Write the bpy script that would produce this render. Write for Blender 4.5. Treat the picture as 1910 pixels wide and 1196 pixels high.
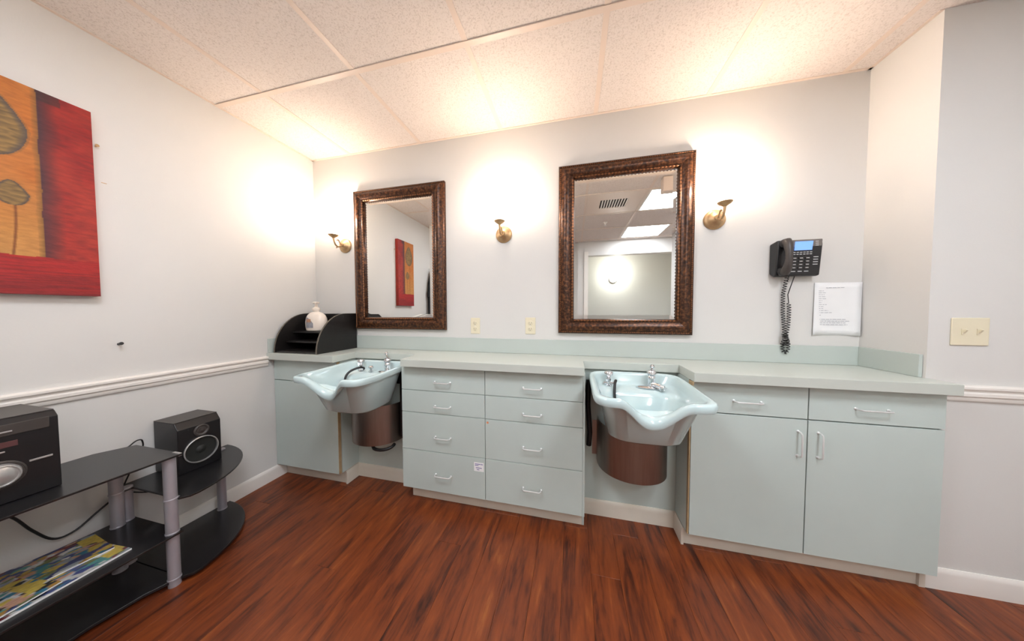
import bpy, bmesh, math, random
from math import sin, cos, pi, radians
from mathutils import Vector, Matrix

for o in list(bpy.data.objects): bpy.data.objects.remove(o, do_unlink=True)
scene = bpy.context.scene
random.seed(7)

# ------------------------------------------------------------------ camera
cam_d = bpy.data.cameras.new('camera'); cam = bpy.data.objects.new('camera', cam_d)
scene.collection.objects.link(cam); scene.camera = cam
YAW, PITCH, ROLL, F = -0.2310, -0.0343, -0.00217, 490.41
fw = Vector((sin(YAW)*cos(PITCH), cos(YAW)*cos(PITCH), sin(PITCH)))
rt = Vector((cos(YAW), -sin(YAW), 0)); up = rt.cross(fw)
rt2 = rt*cos(ROLL)+up*sin(ROLL); up2 = -rt*sin(ROLL)+up*cos(ROLL)
m = Matrix((rt2, up2, -fw)).transposed().to_4x4(); m.translation = Vector((2.07676, -1.75514, 1.19364))
cam.matrix_world = m
cam_d.sensor_fit = 'HORIZONTAL'; cam_d.sensor_width = 36; cam_d.lens = 36*F/1910
cam_d.shift_y = -0.72663/1910; cam_d.clip_start = 0.02

# ------------------------------------------------------------------ world, exposure
w = bpy.data.worlds.new('world'); scene.world = w; w.use_nodes = True
w.node_tree.nodes['Background'].inputs[0].default_value = (0.8, 0.85, 1, 1)
w.node_tree.nodes['Background'].inputs[1].default_value = 0.3
vs = scene.view_settings; vs.view_transform = 'Standard'; vs.look = 'None'; vs.gamma = 1
vs.use_curve_mapping = False; vs.exposure = 1.25
SCONCE_W = 3.5        # bulb behind each glass shade
PANEL_E = 11.0         # ceiling light panels
GLOBE_W = 8.0         # lamp in the hall

H = 2.4148; XR = 3.535; YR = -0.2725; XE = 4.12

# ------------------------------------------------------------------ materials
def lin(c):
    return tuple(((v/255)/12.92 if v/255 <= .04045 else ((v/255+.055)/1.055)**2.4) for v in c[:3]) + (1,)
MATS = {}
def mat(name, col, rough=.5, metal=0, noise=0, nscale=20, bump=0, bscale=200, coat=0, emit=None, es=0, stretch=None, spec=.5, attr=None, vary=0):
    if name in MATS: return MATS[name]
    m = bpy.data.materials.new(name); m.use_nodes = True; nt = m.node_tree; N = nt.nodes; L = nt.links
    b = N['Principled BSDF']; b.inputs['Base Color'].default_value = lin(col)
    b.inputs['Roughness'].default_value = rough; b.inputs['Metallic'].default_value = metal
    b.inputs['Coat Weight'].default_value = coat; b.inputs['Coat Roughness'].default_value = .08
    b.inputs['Specular IOR Level'].default_value = spec
    tc = N.new('ShaderNodeTexCoord'); mp = N.new('ShaderNodeMapping'); L.new(tc.outputs['Object'], mp.inputs[0])
    if stretch: mp.inputs['Scale'].default_value = stretch
    if noise or attr:
        src = None
        if attr:
            a = N.new('ShaderNodeVertexColor'); a.layer_name = attr; src = a.outputs['Color']
        nz = N.new('ShaderNodeTexNoise'); nz.inputs['Scale'].default_value = nscale; nz.inputs['Detail'].default_value = 4
        L.new(mp.outputs[0], nz.inputs[0])
        mr = N.new('ShaderNodeMapRange'); mr.inputs[1].default_value = .3; mr.inputs[2].default_value = .7
        mr.inputs[3].default_value = 1-noise; mr.inputs[4].default_value = 1+noise*.4; L.new(nz.outputs[0], mr.inputs[0])
        mx = N.new('ShaderNodeMix'); mx.data_type = 'RGBA'; mx.blend_type = 'MULTIPLY'; mx.inputs[0].default_value = 1
        if src: L.new(src, mx.inputs[6])
        else: mx.inputs[6].default_value = lin(col)
        cb = N.new('ShaderNodeCombineColor')
        for i in range(3): L.new(mr.outputs[0], cb.inputs[i])
        L.new(cb.outputs[0], mx.inputs[7]); L.new(mx.outputs[2], b.inputs['Base Color'])
    if bump:
        n2 = N.new('ShaderNodeTexNoise'); n2.inputs['Scale'].default_value = bscale; n2.inputs['Detail'].default_value = 3
        L.new(mp.outputs[0], n2.inputs[0])
        bp = N.new('ShaderNodeBump'); bp.inputs['Strength'].default_value = bump; bp.inputs['Distance'].default_value = .002
        L.new(n2.outputs[0], bp.inputs['Height']); L.new(bp.outputs[0], b.inputs['Normal'])
    if emit:
        b.inputs['Emission Color'].default_value = lin(emit); b.inputs['Emission Strength'].default_value = es
    MATS[name] = m; return m

WALL = mat('wall_paint', (216, 214, 210), .6, noise=.03, nscale=1.5, bump=.12, bscale=160, spec=.3)
WALLG = mat('hall_paint', (214, 217, 212), .6, bump=.1, bscale=160, spec=.3)
TRIM = mat('trim_white', (232, 227, 220), .35, noise=.03, nscale=6)
CREAM = mat('baseboard_cream', (218, 210, 196), .4, noise=.05, nscale=8)
MINT = mat('mint_laminate', (193, 205, 200), .38, noise=.05, nscale=3, bump=.03, bscale=300)
MINTD = mat('mint_carcass', (160, 168, 162), .5, noise=.06, nscale=5)
TOP = mat('counter_laminate', (194, 199, 191), .3, noise=.03, nscale=4)
SPLASH = mat('backsplash_laminate', (188, 197, 191), .32, noise=.03, nscale=4)
EDGE = mat('raw_panel_edge', (176, 150, 112), .6, noise=.15, nscale=30)
CER = mat('aqua_porcelain', (192, 212, 213), .12, coat=.6, noise=.02, nscale=4)
CHROME = mat('chrome', (225, 225, 228), .12, 1)
WIRE = mat('satin_wire', (226, 227, 225), .3, .35)
STEEL = mat('brushed_steel', (160, 150, 144), .34, 1, noise=.12, nscale=14, stretch=(6, 6, .3), bump=.15, bscale=90)
BLACKR = mat('black_rubber', (24, 23, 24), .45)
BLACKW = mat('black_wood', (26, 23, 22), .38, noise=.3, nscale=12, stretch=(1, 1, 8), bump=.1)
EDGEG = mat('worn_grey_edge', (98, 90, 80), .5, noise=.2, nscale=40)
BLKP = mat('black_plastic', (24, 23, 25), .33, noise=.1, nscale=30)
BLKT = mat('lit_top_grey_plastic', (66, 60, 57), .4, noise=.1, nscale=10)  # paler black: light on the tops put into the colour; also grey parts
GREYP = mat('grey_plastic', (120, 114, 108), .4, noise=.1)
SILV = mat('silver_plastic', (190, 188, 186), .28, .6)
LEG = mat('grey_metal_tube', (168, 164, 170), .35, .3, noise=.05)
GLASSB = mat('black_glass', (24, 23, 25), .3, coat=.25, spec=.5, noise=.15, nscale=60)
BRASS = mat('aged_brass', (204, 170, 128), .4, .7, noise=.25, nscale=30)
IVORY = mat('ivory_plastic', (226, 217, 190), .35, noise=.02)
SLOT = mat('slot_dark', (70, 60, 50), .7)
PAPER = mat('paper_white', (238, 238, 238), .7, noise=.02)
INK = mat('grey_ink', (176, 178, 184), .8)
INKV = mat('violet_ink', (120, 112, 168), .8)
ORANGE = mat('orange_dot', (226, 140, 96), .7)
BOTTLE = mat('bottle_white', (238, 226, 212), .3, coat=.3)
LABELG = mat('bottle_label', (158, 158, 164), .5, noise=.25, nscale=60)
LABELO = mat('bottle_label_orange', (196, 148, 118), .5, noise=.2, nscale=60)
PIC = mat('painted_picture', (255, 255, 255), .6, attr='Col', noise=.22, nscale=30, bump=.4, bscale=80, stretch=(1, 1, 3))
PRINT = mat('glossy_print', (255, 255, 255), .25, attr='Col', noise=.05, nscale=40)
CLOTH = mat('black_cloth', (30, 32, 36), .9, noise=.2, nscale=30)
SCREEN = mat('blue_screen', (90, 130, 210), .25, emit=(110, 150, 235), es=.55)
TEE = mat('ceiling_tee_paint', (222, 204, 190), .45)
BOXP = mat('beige_box', (222, 205, 192), .45)
MIRROR = mat('mirror_silver', (235, 236, 234), .0, 1)
PANEL = mat('light_panel', (255, 255, 255), .4, emit=(240, 246, 255), es=PANEL_E)
SHADE = mat('lit_glass_shade', (255, 250, 240), .3, emit=(255, 240, 222), es=6)
GLOBE = mat('lit_globe', (250, 250, 248), .3, emit=(255, 252, 245), es=1.2)
DARK = mat('dark_gap', (40, 38, 36), .8)
REDDISP = mat('dim_red_display', (92, 58, 58), .3)

def frame_mat():
    m = bpy.data.materials.new('bronze_frame'); m.use_nodes = True; nt = m.node_tree; N = nt.nodes; L = nt.links
    b = N['Principled BSDF']; tc = N.new('ShaderNodeTexCoord')
    nz = N.new('ShaderNodeTexNoise'); nz.inputs['Scale'].default_value = 70; nz.inputs['Detail'].default_value = 6
    L.new(tc.outputs['Object'], nz.inputs[0])
    r = N.new('ShaderNodeValToRGB'); e = r.color_ramp.elements
    e[0].position = .32; e[0].color = lin((34, 20, 14)); e[1].position = .72; e[1].color = lin((124, 78, 47))
    x = e.new(.52); x.color = lin((76, 46, 28))
    L.new(nz.outputs[0], r.inputs[0]); L.new(r.outputs[0], b.inputs['Base Color'])
    b.inputs['Metallic'].default_value = .45; b.inputs['Roughness'].default_value = .3
    bp = N.new('ShaderNodeBump'); bp.inputs['Strength'].default_value = .3; bp.inputs['Distance'].default_value = .002
    n2 = N.new('ShaderNodeTexNoise'); n2.inputs['Scale'].default_value = 120; L.new(tc.outputs['Object'], n2.inputs[0])
    L.new(n2.outputs[0], bp.inputs['Height']); L.new(bp.outputs[0], b.inputs['Normal'])
    return m
FRAME = frame_mat()
GOLD = mat('rubbed_copper_bead', (150, 100, 66), .35, .6, noise=.4, nscale=90)

def wood_mat():
    m = bpy.data.materials.new('cherry_plank'); m.use_nodes = True; nt = m.node_tree; N = nt.nodes; L = nt.links
    b = N['Principled BSDF']; tc = N.new('ShaderNodeTexCoord'); oi = N.new('ShaderNodeObjectInfo')
    ml = N.new('ShaderNodeVectorMath'); ml.operation = 'MULTIPLY_ADD'
    cx = N.new('ShaderNodeCombineXYZ')
    mt = N.new('ShaderNodeMath'); mt.operation = 'MULTIPLY'; mt.inputs[1].default_value = 37.0
    L.new(oi.outputs['Random'], mt.inputs[0])
    for i in range(3): L.new(mt.outputs[0], cx.inputs[i])
    ml.inputs[1].default_value = (1, .15, 1); L.new(tc.outputs['Object'], ml.inputs[0]); L.new(cx.outputs[0], ml.inputs[2])
    nz = N.new('ShaderNodeTexNoise'); nz.inputs['Scale'].default_value = 21; nz.inputs['Detail'].default_value = 8
    nz.inputs['Roughness'].default_value = .6; nz.inputs['Distortion'].default_value = .8
    L.new(ml.outputs[0], nz.inputs[0])
    n2 = N.new('ShaderNodeTexNoise'); n2.inputs['Scale'].default_value = 90; n2.inputs['Detail'].default_value = 4
    L.new(ml.outputs[0], n2.inputs[0])
    ad = N.new('ShaderNodeMath'); ad.operation = 'MULTIPLY_ADD'; ad.inputs[1].default_value = .28
    L.new(n2.outputs[0], ad.inputs[0]); L.new(nz.outputs[0], ad.inputs[2])
    rv = N.new('ShaderNodeMath'); rv.operation = 'MULTIPLY_ADD'; rv.inputs[1].default_value = .09
    L.new(oi.outputs['Random'], rv.inputs[0]); L.new(ad.outputs[0], rv.inputs[2])
    r = N.new('ShaderNodeValToRGB'); e = r.color_ramp.elements
    e[0].position = .46; e[0].color = lin((56, 27, 17)); e[1].position = .94; e[1].color = lin((150, 86, 42))
    for p, c in ((.56, (88, 41, 22)), (.66, (112, 53, 26)), (.8, (128, 63, 29))):
        x = e.new(p); x.color = lin(c)
    L.new(rv.outputs[0], r.inputs[0]); L.new(r.outputs[0], b.inputs['Base Color'])
    b.inputs['Roughness'].default_value = .36; b.inputs['Specular IOR Level'].default_value = .4
    bp = N.new('ShaderNodeBump'); bp.inputs['Strength'].default_value = .15; bp.inputs['Distance'].default_value = .001
    L.new(n2.outputs[0], bp.inputs['Height']); L.new(bp.outputs[0], b.inputs['Normal'])
    return m
WOOD = wood_mat()

def tile_mat():
    m = bpy.data.materials.new('acoustic_tile'); m.use_nodes = True; nt = m.node_tree; N = nt.nodes; L = nt.links
    b = N['Principled BSDF']; tc = N.new('ShaderNodeTexCoord')
    nz = N.new('ShaderNodeTexNoise'); nz.inputs['Scale'].default_value = 150; nz.inputs['Detail'].default_value = 5
    nz.inputs['Roughness'].default_value = .7; L.new(tc.outputs['Object'], nz.inputs[0])
    r = N.new('ShaderNodeValToRGB'); e = r.color_ramp.elements
    e[0].position = .36; e[0].color = lin((202, 190, 181)); e[1].position = .5; e[1].color = lin((226, 216, 209))
    L.new(nz.outputs[0], r.inputs[0]); L.new(r.outputs[0], b.inputs['Base Color'])
    b.inputs['Roughness'].default_value = .85; b.inputs['Specular IOR Level'].default_value = .2
    bp = N.new('ShaderNodeBump'); bp.inputs['Strength'].default_value = .5; bp.inputs['Distance'].default_value = .003
    L.new(nz.outputs[0], bp.inputs['Height']); L.new(bp.outputs[0], b.inputs['Normal'])
    return m
TILE = tile_mat()

# ------------------------------------------------------------------ mesh helpers
class MB:
    """collects shapes in world coordinates, then links them as ONE mesh object"""
    def __init__(s): s.v = []; s.f = []; s.cols = None
    def add(s, v, f):
        n = len(s.v); s.v += [tuple(p) for p in v]; s.f += [tuple(i+n for i in q) for q in f]; return s
    def box(s, x0, x1, y0, y1, z0, z1):
        return s.add([(x, y, z) for z in (z0, z1) for y in (y0, y1) for x in (x0, x1)],
                     [(0, 2, 3, 1), (4, 5, 7, 6), (0, 1, 5, 4), (2, 6, 7, 3), (0, 4, 6, 2), (1, 3, 7, 5)])
    def prism(s, pts, a, b, axis='z'):
        n = len(pts)
        def P(p, h): return (p[0], p[1], h) if axis == 'z' else ((p[0], h, p[1]) if axis == 'y' else (h, p[0], p[1]))
        return s.add([P(p, a) for p in pts]+[P(p, b) for p in pts],
                     [tuple(range(n))[::-1], tuple(range(n, 2*n))]+[(i, (i+1) % n, n+(i+1) % n, n+i) for i in range(n)])
    def tube(s, path, r, n=8, caps=True):
        path = [Vector(p) for p in path]; k = len(path)
        rr = r if isinstance(r, (list, tuple)) else [r]*k
        prev = None; V = []
        for i, p in enumerate(path):
            t = (path[min(i+1, k-1)]-path[max(i-1, 0)]).normalized()
            if prev is None:
                a = Vector((0, 0, 1)) if abs(t.z) < .9 else Vector((1, 0, 0)); u = t.cross(a).normalized()
            else: u = (prev-t*prev.dot(t)).normalized()
            prev = u; w_ = t.cross(u)
            V += [tuple(p+(u*cos(2*pi*j/n)+w_*sin(2*pi*j/n))*rr[i]) for j in range(n)]
        Fc = [(i*n+j, i*n+(j+1) % n, (i+1)*n+(j+1) % n, (i+1)*n+j) for i in range(k-1) for j in range(n)]
        if caps: Fc += [tuple(range(n))[::-1], tuple(range((k-1)*n, k*n))]
        return s.add(V, Fc)
    def lathe(s, c, prof, n=24, axis=(0, 0, 1), sx=1, sy=1, closed=False):
        A = Vector(axis).normalized(); a = Vector((0, 0, 1)) if abs(A.z) < .9 else Vector((1, 0, 0))
        U = a.cross(A).normalized() if abs(A.z) < .9 else Vector((1, 0, 0)); W = A.cross(U)
        c = Vector(c); V = []
        for r, h in prof:
            V += [tuple(c+A*h+(U*cos(2*pi*j/n)*sx+W*sin(2*pi*j/n)*sy)*max(r, 1e-5)) for j in range(n)]
        k = len(prof)
        Fc = [(i*n+j, i*n+(j+1) % n, (i+1)*n+(j+1) % n, (i+1)*n+j) for i in range(k-1) for j in range(n)]
        if closed: Fc += [((k-1)*n+j, (k-1)*n+(j+1) % n, (j+1) % n, j) for j in range(n)]
        else: Fc += [tuple(range(n))[::-1], tuple(range((k-1)*n, k*n))]
        return s.add(V, Fc)
    def build(s, name, material, parent=None, bevel=0, smooth=40, loc=None, hard=False):
        root = parent
        while root is not None and root.parent is not None: root = root.parent
        off = Vector(root.location) if root is not None else (Vector(loc) if loc else Vector((0, 0, 0)))
        me = bpy.data.meshes.new(name); me.from_pydata([tuple(Vector(p)-off) for p in s.v], [], s.f); me.update()
        bm = bmesh.new(); bm.from_mesh(me)
        if not s.cols: bmesh.ops.recalc_face_normals(bm, faces=bm.faces)
        bm.to_mesh(me); bm.free()
        if s.cols:
            ca = me.color_attributes.new('Col', 'FLOAT_COLOR', 'POINT')
            for i, c in enumerate(s.cols): ca.data[i].color = c
        if smooth and not hard:
            me.polygons.foreach_set('use_smooth', [True]*len(me.polygons)); me.set_sharp_from_angle(angle=radians(smooth))
        me.materials.append(material)
        o = bpy.data.objects.new(name, me); scene.collection.objects.link(o)
        if parent is None: o.location = off
        else: o.parent = parent
        if bevel:
            b = o.modifiers.new('Bevel', 'BEVEL'); b.width = bevel; b.segments = 2; b.limit_method = 'ANGLE'; b.harden_normals = True
        return o
def B(*a): return MB().box(*a)
def tag(o, label=None, cat=None, group=None, kind=None):
    if label: o['label'] = label
    if cat: o['category'] = cat
    if group: o['group'] = group
    if kind: o['kind'] = kind
    return o
def thing(name, loc, label, cat, group=None):
    o = bpy.data.objects.new(name, None); scene.collection.objects.link(o); o.location = loc
    o.empty_display_size = .05
    return tag(o, label, cat, group)
def struct(name, mb, m_, **k): return tag(mb.build(name, m_, **k), kind='structure')
def copy_tree(o, parent=None):
    c = o.copy(); scene.collection.objects.link(c); c.parent = parent
    for ch in [x for x in scene.objects if x.parent == o]: copy_tree(ch, c)
    return c
def picture(corner, du, dv, nx, ny, fn):
    """a flat printed rectangle as a fine grid with its own printed colours"""
    mb = MB(); c = Vector(corner); du = Vector(du); dv = Vector(dv); cols = []
    for j in range(ny+1):
        for i in range(nx+1):
            mb.v.append(tuple(c+du*(i/nx)+dv*(j/ny))); cols.append(lin(fn(i/nx, j/ny)))
    mb.f = [(j*(nx+1)+i, j*(nx+1)+i+1, (j+1)*(nx+1)+i+1, (j+1)*(nx+1)+i) for j in range(ny) for i in range(nx)]
    mb.cols = cols; return mb

# ------------------------------------------------------------------ room shell
struct('wall_left', B(-.12, 0, -3.5, .12, 0, H+.1), WALL)
struct('wall_back', B(0, XR, 0, .12, 0, H+.1), WALL)
struct('wall_right', B(XR, XE, YR, .12, 0, H+.1), WALL)
struct('wall_side', B(XE, XE+.12, -4.5, .12, 0, H+.1), WALL)
struct('wall_partition', B(0, 1.45, -3.3, -1.86, 0, H+.1), WALL)
struct('wall_rear', B(1.45, 2.262, -3.3, -3.16, 0, H+.1).box(2.262, 3.702, -3.3, -3.16, 2.173, H+.1).box(3.702, XE, -3.3, -3.16, 0, H+.1), WALL)
struct('wall_hall', B(1.45, XE, -4.42, -4.3, 0, 2.6), WALLG)
struct('wall_hall_side', B(1.33, 1.45, -4.42, -3.3, 0, 2.6), WALLG)

fl = struct('floor', B(-.12, XE+.12, -4.5, .12, -.06, -.008), mat('subfloor', (70, 34, 22), .8))
PW, PL = .127, 1.219
def plank_mesh(L_):
    a, b_, e = PW/2-.00025, L_/2-.00025, .0007
    v = [(-a, -b_, -.008), (a, -b_, -.008), (a, b_, -.008), (-a, b_, -.008), (-a, -b_, -e), (a, -b_, -e), (a, b_, -e), (-a, b_, -e),
         (-a+e, -b_+e, 0), (a-e, -b_+e, 0), (a-e, b_-e, 0), (-a+e, b_-e, 0)]
    f = [(0, 1, 5, 4), (1, 2, 6, 5), (2, 3, 7, 6), (3, 0, 4, 7), (4, 5, 9, 8), (5, 6, 10, 9), (6, 7, 11, 10), (7, 4, 8, 11), (8, 9, 10, 11)]
    me = bpy.data.meshes.new('plank'); me.from_pydata(v, [], f); me.materials.append(WOOD); return me
pm = {}
for i in range(int(XE/PW)+1):
    y = 0.0; first = random.choice((.3, .55, .8, 1.05, 1.219))
    while y > -4.29:
        L_ = first if y == 0.0 else PL
        L_ = round(min(L_, 4.3+y), 3)
        if L_ < .03: break
        if L_ not in pm: pm[L_] = plank_mesh(L_)
        o = bpy.data.objects.new('plank', pm[L_]); scene.collection.objects.link(o); o.parent = fl
        o.location = (i*PW+PW/2, y-L_/2, 0); y -= L_

# ceiling: slab, tees and lay-in tiles on the 2 ft grid measured in the photograph
ce = struct('ceiling', B(-.12, XE+.12, -4.5, .12, H+.012, H+.12), TILE)
G = .61; X0 = .371; Y0 = -.5935
xs = [X0+G*k for k in range(-1, 7)]; ys = [0.0]+[Y0-G*k for k in range(0, 5)]+[-3.16]
gx = [0.0]+[x for x in xs if .01 < x < XE]+[XE]
holes = [(2.811, -1.2035), (2.811, -2.4235), (2.201, -1.2035), (.981, -1.2035)]
for i in range(len(gx)-1):
    for j in range(len(ys)-1):
        if any(abs(gx[i]-a) < .05 and abs(ys[j]-b_) < .05 for a, b_ in holes): continue
        if ys[j+1] > ys[j]-.02: continue
        B(gx[i]+.0125, gx[i+1]-.0125, ys[j+1]+.0125, ys[j]-.0125, H+.001, H+.013).build('ceiling_tile', TILE, ce, hard=True, smooth=0)
for x in gx[1:-1]:
    B(x-.0125, x+.0125, -3.16, 0, H-.001, H+.014).build('ceiling_tee', TEE, ce, hard=True)
for y in ys[1:-1]:
    B(0, XE, y-.0125, y+.0125, H-.0035, H+.014).build('main_tee', TEE, ce, hard=True)
struct('trim_ceiling_angle', B(0, XR, -.014, 0, H-.002, H+.012).box(0, .014, -1.86, 0, H-.002, H+.012).box(XR-.014, XR, YR, 0, H-.002, H+.012), TEE, hard=True)

def run_profile(prof, path):
    """sweep a (depth, height) profile along a horizontal path; depth goes to the left-hand normal"""
    mb = MB(); k = len(prof); V = []
    P = [Vector(p) for p in path]
    for i, p in enumerate(P):
        d0 = (P[i]-P[i-1]).normalized() if i else None; d1 = (P[i+1]-P[i]).normalized() if i < len(P)-1 else None
        n0 = Vector((-d0.y, d0.x)) if d0 else None; n1 = Vector((-d1.y, d1.x)) if d1 else None
        n = n0 if n1 is None else (n1 if n0 is None else (n0+n1).normalized()/max(.3, (n0+n1).normalized().dot(n0)))
        V += [(p.x+n.x*d, p.y+n.y*d, h) for d, h in prof]
    Fc = [(i*k+j, i*k+(j+1) % k, (i+1)*k+(j+1) % k, (i+1)*k+j) for i in range(len(P)-1) for j in range(k)]
    Fc += [tuple(range(k)), tuple(range((len(P)-1)*k, len(P)*k))]
    return mb.add(V, Fc)
BASE = [(0, 0), (.012, 0), (.012, .07), (.009, .082), (.004, .09), (0, .09)]
RAIL = [(0, .818), (.008, .818), (.012, .826), (.012, .834), (.018, .840), (.018, .851), (.012, .857), (.012, .862), (.022, .870), (.022, .878), (.014, .884), (0, .884)]
struct('baseboard_left', run_profile(BASE, [(0, -1.86), (0, -.262)][::-1]), TRIM)
struct('baseboard_right', run_profile(BASE, [(XE, YR), (3.555, YR)]), TRIM)
struct('trim_chair_rail_left', run_profile(RAIL, [(0, -.376), (0, -1.86)]), TRIM)
struct('trim_chair_rail_right', run_profile(RAIL, [(XE, YR), (3.546, YR)]), TRIM)
struct('trim_opening', B(2.25, 2.32, -3.158, -3.146, 0, 2.24).box(3.65, 3.715, -3.158, -3.146, 0, 2.43-.03), TRIM)

# recess panels behind the basins and their cover boards
struct('wall_recess_left', B(.549, 1.036, -.174, 0, 0, .86), MINT)
struct('wall_recess_right', B(2.13, 2.626, -.174, 0, 0, .86), MINT)
struct('baseboard_recess_left', run_profile(BASE, [(1.036, -.174), (.549, -.174)]), CREAM)
struct('baseboard_recess_right', run_profile(BASE, [(2.625, -.174), (2.14, -.174)]), CREAM)

# ------------------------------------------------------------------ cabinets
FY = -.335; CY = -.316
def wire_handle(par, x, z, horiz=True, L_=.1, y=FY):
    a = L_/2; pr_ = .026
    pts = [(-a, 0), (-a, -pr_*.6), (-a+.006, -pr_*.95), (-a+.014, -pr_), (a-.014, -pr_), (a-.006, -pr_*.95), (a, -pr_*.6), (a, 0)]
    path = [(x+p, y+q, z) if horiz else (x, y+q, z+p) for p, q in pts]
    mb = MB().tube(path, .0034, 8)
    for e in (-a, a):
        c = (x+e, y, z) if horiz else (x, y, z+e)
        mb.lathe(c, [(.006, 0), (.006, .002), (.0035, .004)], 10, (0, -1, 0))
    return mb.build('handle', WIRE, par)

t = thing('base_cabinet', (.27, -.17, 0), 'mint green corner cabinet left of the left basin', 'cabinet')
B(0.002, .549, CY, -.002, .095, .86).build('body', MINTD, t)
B(0.002, .545, -.274, -.02, 0, .094).build('kickboard', CREAM, t)
run_profile(BASE, [(.549, -.175), (.549, -.285)]).build('side_baseboard', CREAM, t)
B(.0035, .545, FY, CY, .713, .856).build('drawer', MINT, t, bevel=.0012)
B(.0035, .545, FY, CY, .097, .708).build('door', MINT, t, bevel=.0012)
B(.5455, .549, FY, CY, .097, .856).build('edge_band', EDGE, t)
B(.5492, .551, -.31, -.1745, .095, .859).build('side_panel', MINT, t)

t = thing('base_cabinet', (1.585, -.17, 0), 'wide mint green cabinet with eight drawers between the two basins', 'cabinet')
B(1.04, 2.126, CY, -.002, .092, .86).build('body', MINTD, t)
B(1.066, 2.126, -.276, -.02, 0, .091).build('kickboard', CREAM, t)
MB().prism([(-.002, 0), (-.277, 0), (-.277, .091), (FY+.002, .091), (FY+.002, .86), (-.002, .86)], 2.1265, 2.138, 'x').build('side_panel', MINT, t, bevel=.001)
B(1.037, 1.0395, CY, -.175, .092, .86).build('side_panel', MINT, t)
zs = [(.712, .855, .769), (.574, .709, .622), (.340, .571, .434), (.093, .337, .202)]
for (xa, xb, hx) in ((1.037, 1.5805, 1.315), (1.5835, 2.126, 1.856)):
    for (za, zb, hz) in zs:
        d = B(xa, xb, FY, CY, za, zb).build('drawer', MINT, t, bevel=.0012)
        wire_handle(d, hx, hz)
        if hz < .25 and hx < 1.5:
            st = B(1.512, 1.573, FY-.0008, FY-.0001, .258, .311).build('sticker', PAPER, d); tag(st, 'white price-tag sized sticker with violet print')
            mb = MB()
            for k, (a, b_) in enumerate(((1.518, 1.553), (1.555, 1.567), (1.518, 1.54), (1.524, 1.56), (1.53, 1.545))):
                z_ = (.301, .301, .293, .279, .268)[k]; mb.box(a, b_, FY-.0012, FY-.0008, z_-.0025, z_+.0015)
            mb.build('printed_line', INKV, t)
        if hz > .4 and hz < .5 and hx > 1.5:
            MB().lathe((1.597, FY, .552), [(.0065, 0), (.006, .001)], 14, (0, -1, 0)).build('dot_sticker', ORANGE, d)

t = thing('base_cabinet', (3.08, -.17, 0), 'mint green cabinet with two drawers and two doors right of the right basin', 'cabinet')
B(2.629, 3.534, CY, -.002, .092, .86).build('body', MINTD, t)
B(2.632, 3.534, -.276, -.02, 0, .091).build('kickboard', CREAM, t)
B(3.534, 3.554, -.2868, -.2735, 0, .091).build('kickboard_end', CREAM, t)
run_profile(BASE, [(2.628, -.288), (2.628, -.175)]).build('side_baseboard', CREAM, t)
B(2.6265, 2.6285, CY, -.1745, .092, .86).build('side_panel', MINT, t)
B(2.6262, 2.6315, FY+.002, CY, .095, .856).build('edge_band', EDGE, t)
for (xa, xb, hx, dx) in ((2.633, 3.089, 2.86, 3.055), (3.093, 3.542, 3.308, 3.129)):
    d = B(xa, xb, FY, CY, .711, .855).build('drawer', MINT, t, bevel=.0012); wire_handle(d, hx, .773, True, .108)
    d = B(xa, xb, FY, CY, .095, .706).build('door', MINT, t, bevel=.0012); wire_handle(d, dx, .599, False, .11)
B(3.538, 3.542, CY, -.2735, .095, .858).build('side_panel', MINT, t)

# continuous worktop with its upstands
C = .905; Ys = -.195
t = thing('countertop', (1.75, -.19, .861), 'pale green laminate worktop running along the whole back wall', 'countertop')
out = [(0.001, -.001), (0.001, -.378), (.563, -.378), (.563, Ys), (1.045, Ys), (1.06, -.378), (2.131, -.378), (2.131, Ys), (2.625, Ys), (2.625, -.378), (3.546, -.378), (3.546, -.2735), (3.534, -.2735), (3.534, -.001)]
MB().prism(out, .861, C).build('worktop', TOP, t, bevel=.002)
B(.001, 3.534, -.014, -.001, C+.0005, 1.004).build('backsplash', SPLASH, t, bevel=.0015)
B(.001, .014, -.37, -.0145, C+.0005, 1.004).build('side_splash', SPLASH, t, bevel=.0015)
B(3.521, 3.534, -.262, -.0145, C+.0005, 1.004).build('side_splash', SPLASH, t, bevel=.0015)
B(2.618, 2.6245, -.377, -.345, .845, .8605).build('support_block', EDGE, t)

# ------------------------------------------------------------------ shampoo basins
def rrect(cx, y0, y1, hx, r, n=90, p=3.2):
    """points of a rounded rectangle, anticlockwise, from the back centre"""
    pts = []; cy = (y0+y1)/2; hy = abs(y1-y0)/2
    N_ = n*4
    for i in range(N_):
        a = 2*pi*i/N_+pi/2
        c_, s_ = cos(a), sin(a)
        x = hx*math.copysign(abs(c_)**(2/p), c_); y = hy*math.copysign(abs(s_)**(2/p), s_)
        pts.append((cx+x, cy+y))
    out = []; per = [0]                                  # even spacing along the outline
    for i in range(N_): per.append(per[-1]+math.dist(pts[i], pts[(i+1) % N_]))
    M_ = 176; j = 0
    for k in range(M_):
        s_ = per[-1]*k/M_
        while per[j+1] < s_: j += 1
        f = (s_-per[j])/max(1e-9, per[j+1]-per[j]); a, b_ = pts[j], pts[(j+1) % N_]
        out.append((a[0]+(b_[0]-a[0])*f, a[1]+(b_[1]-a[1])*f))
    return out
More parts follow.
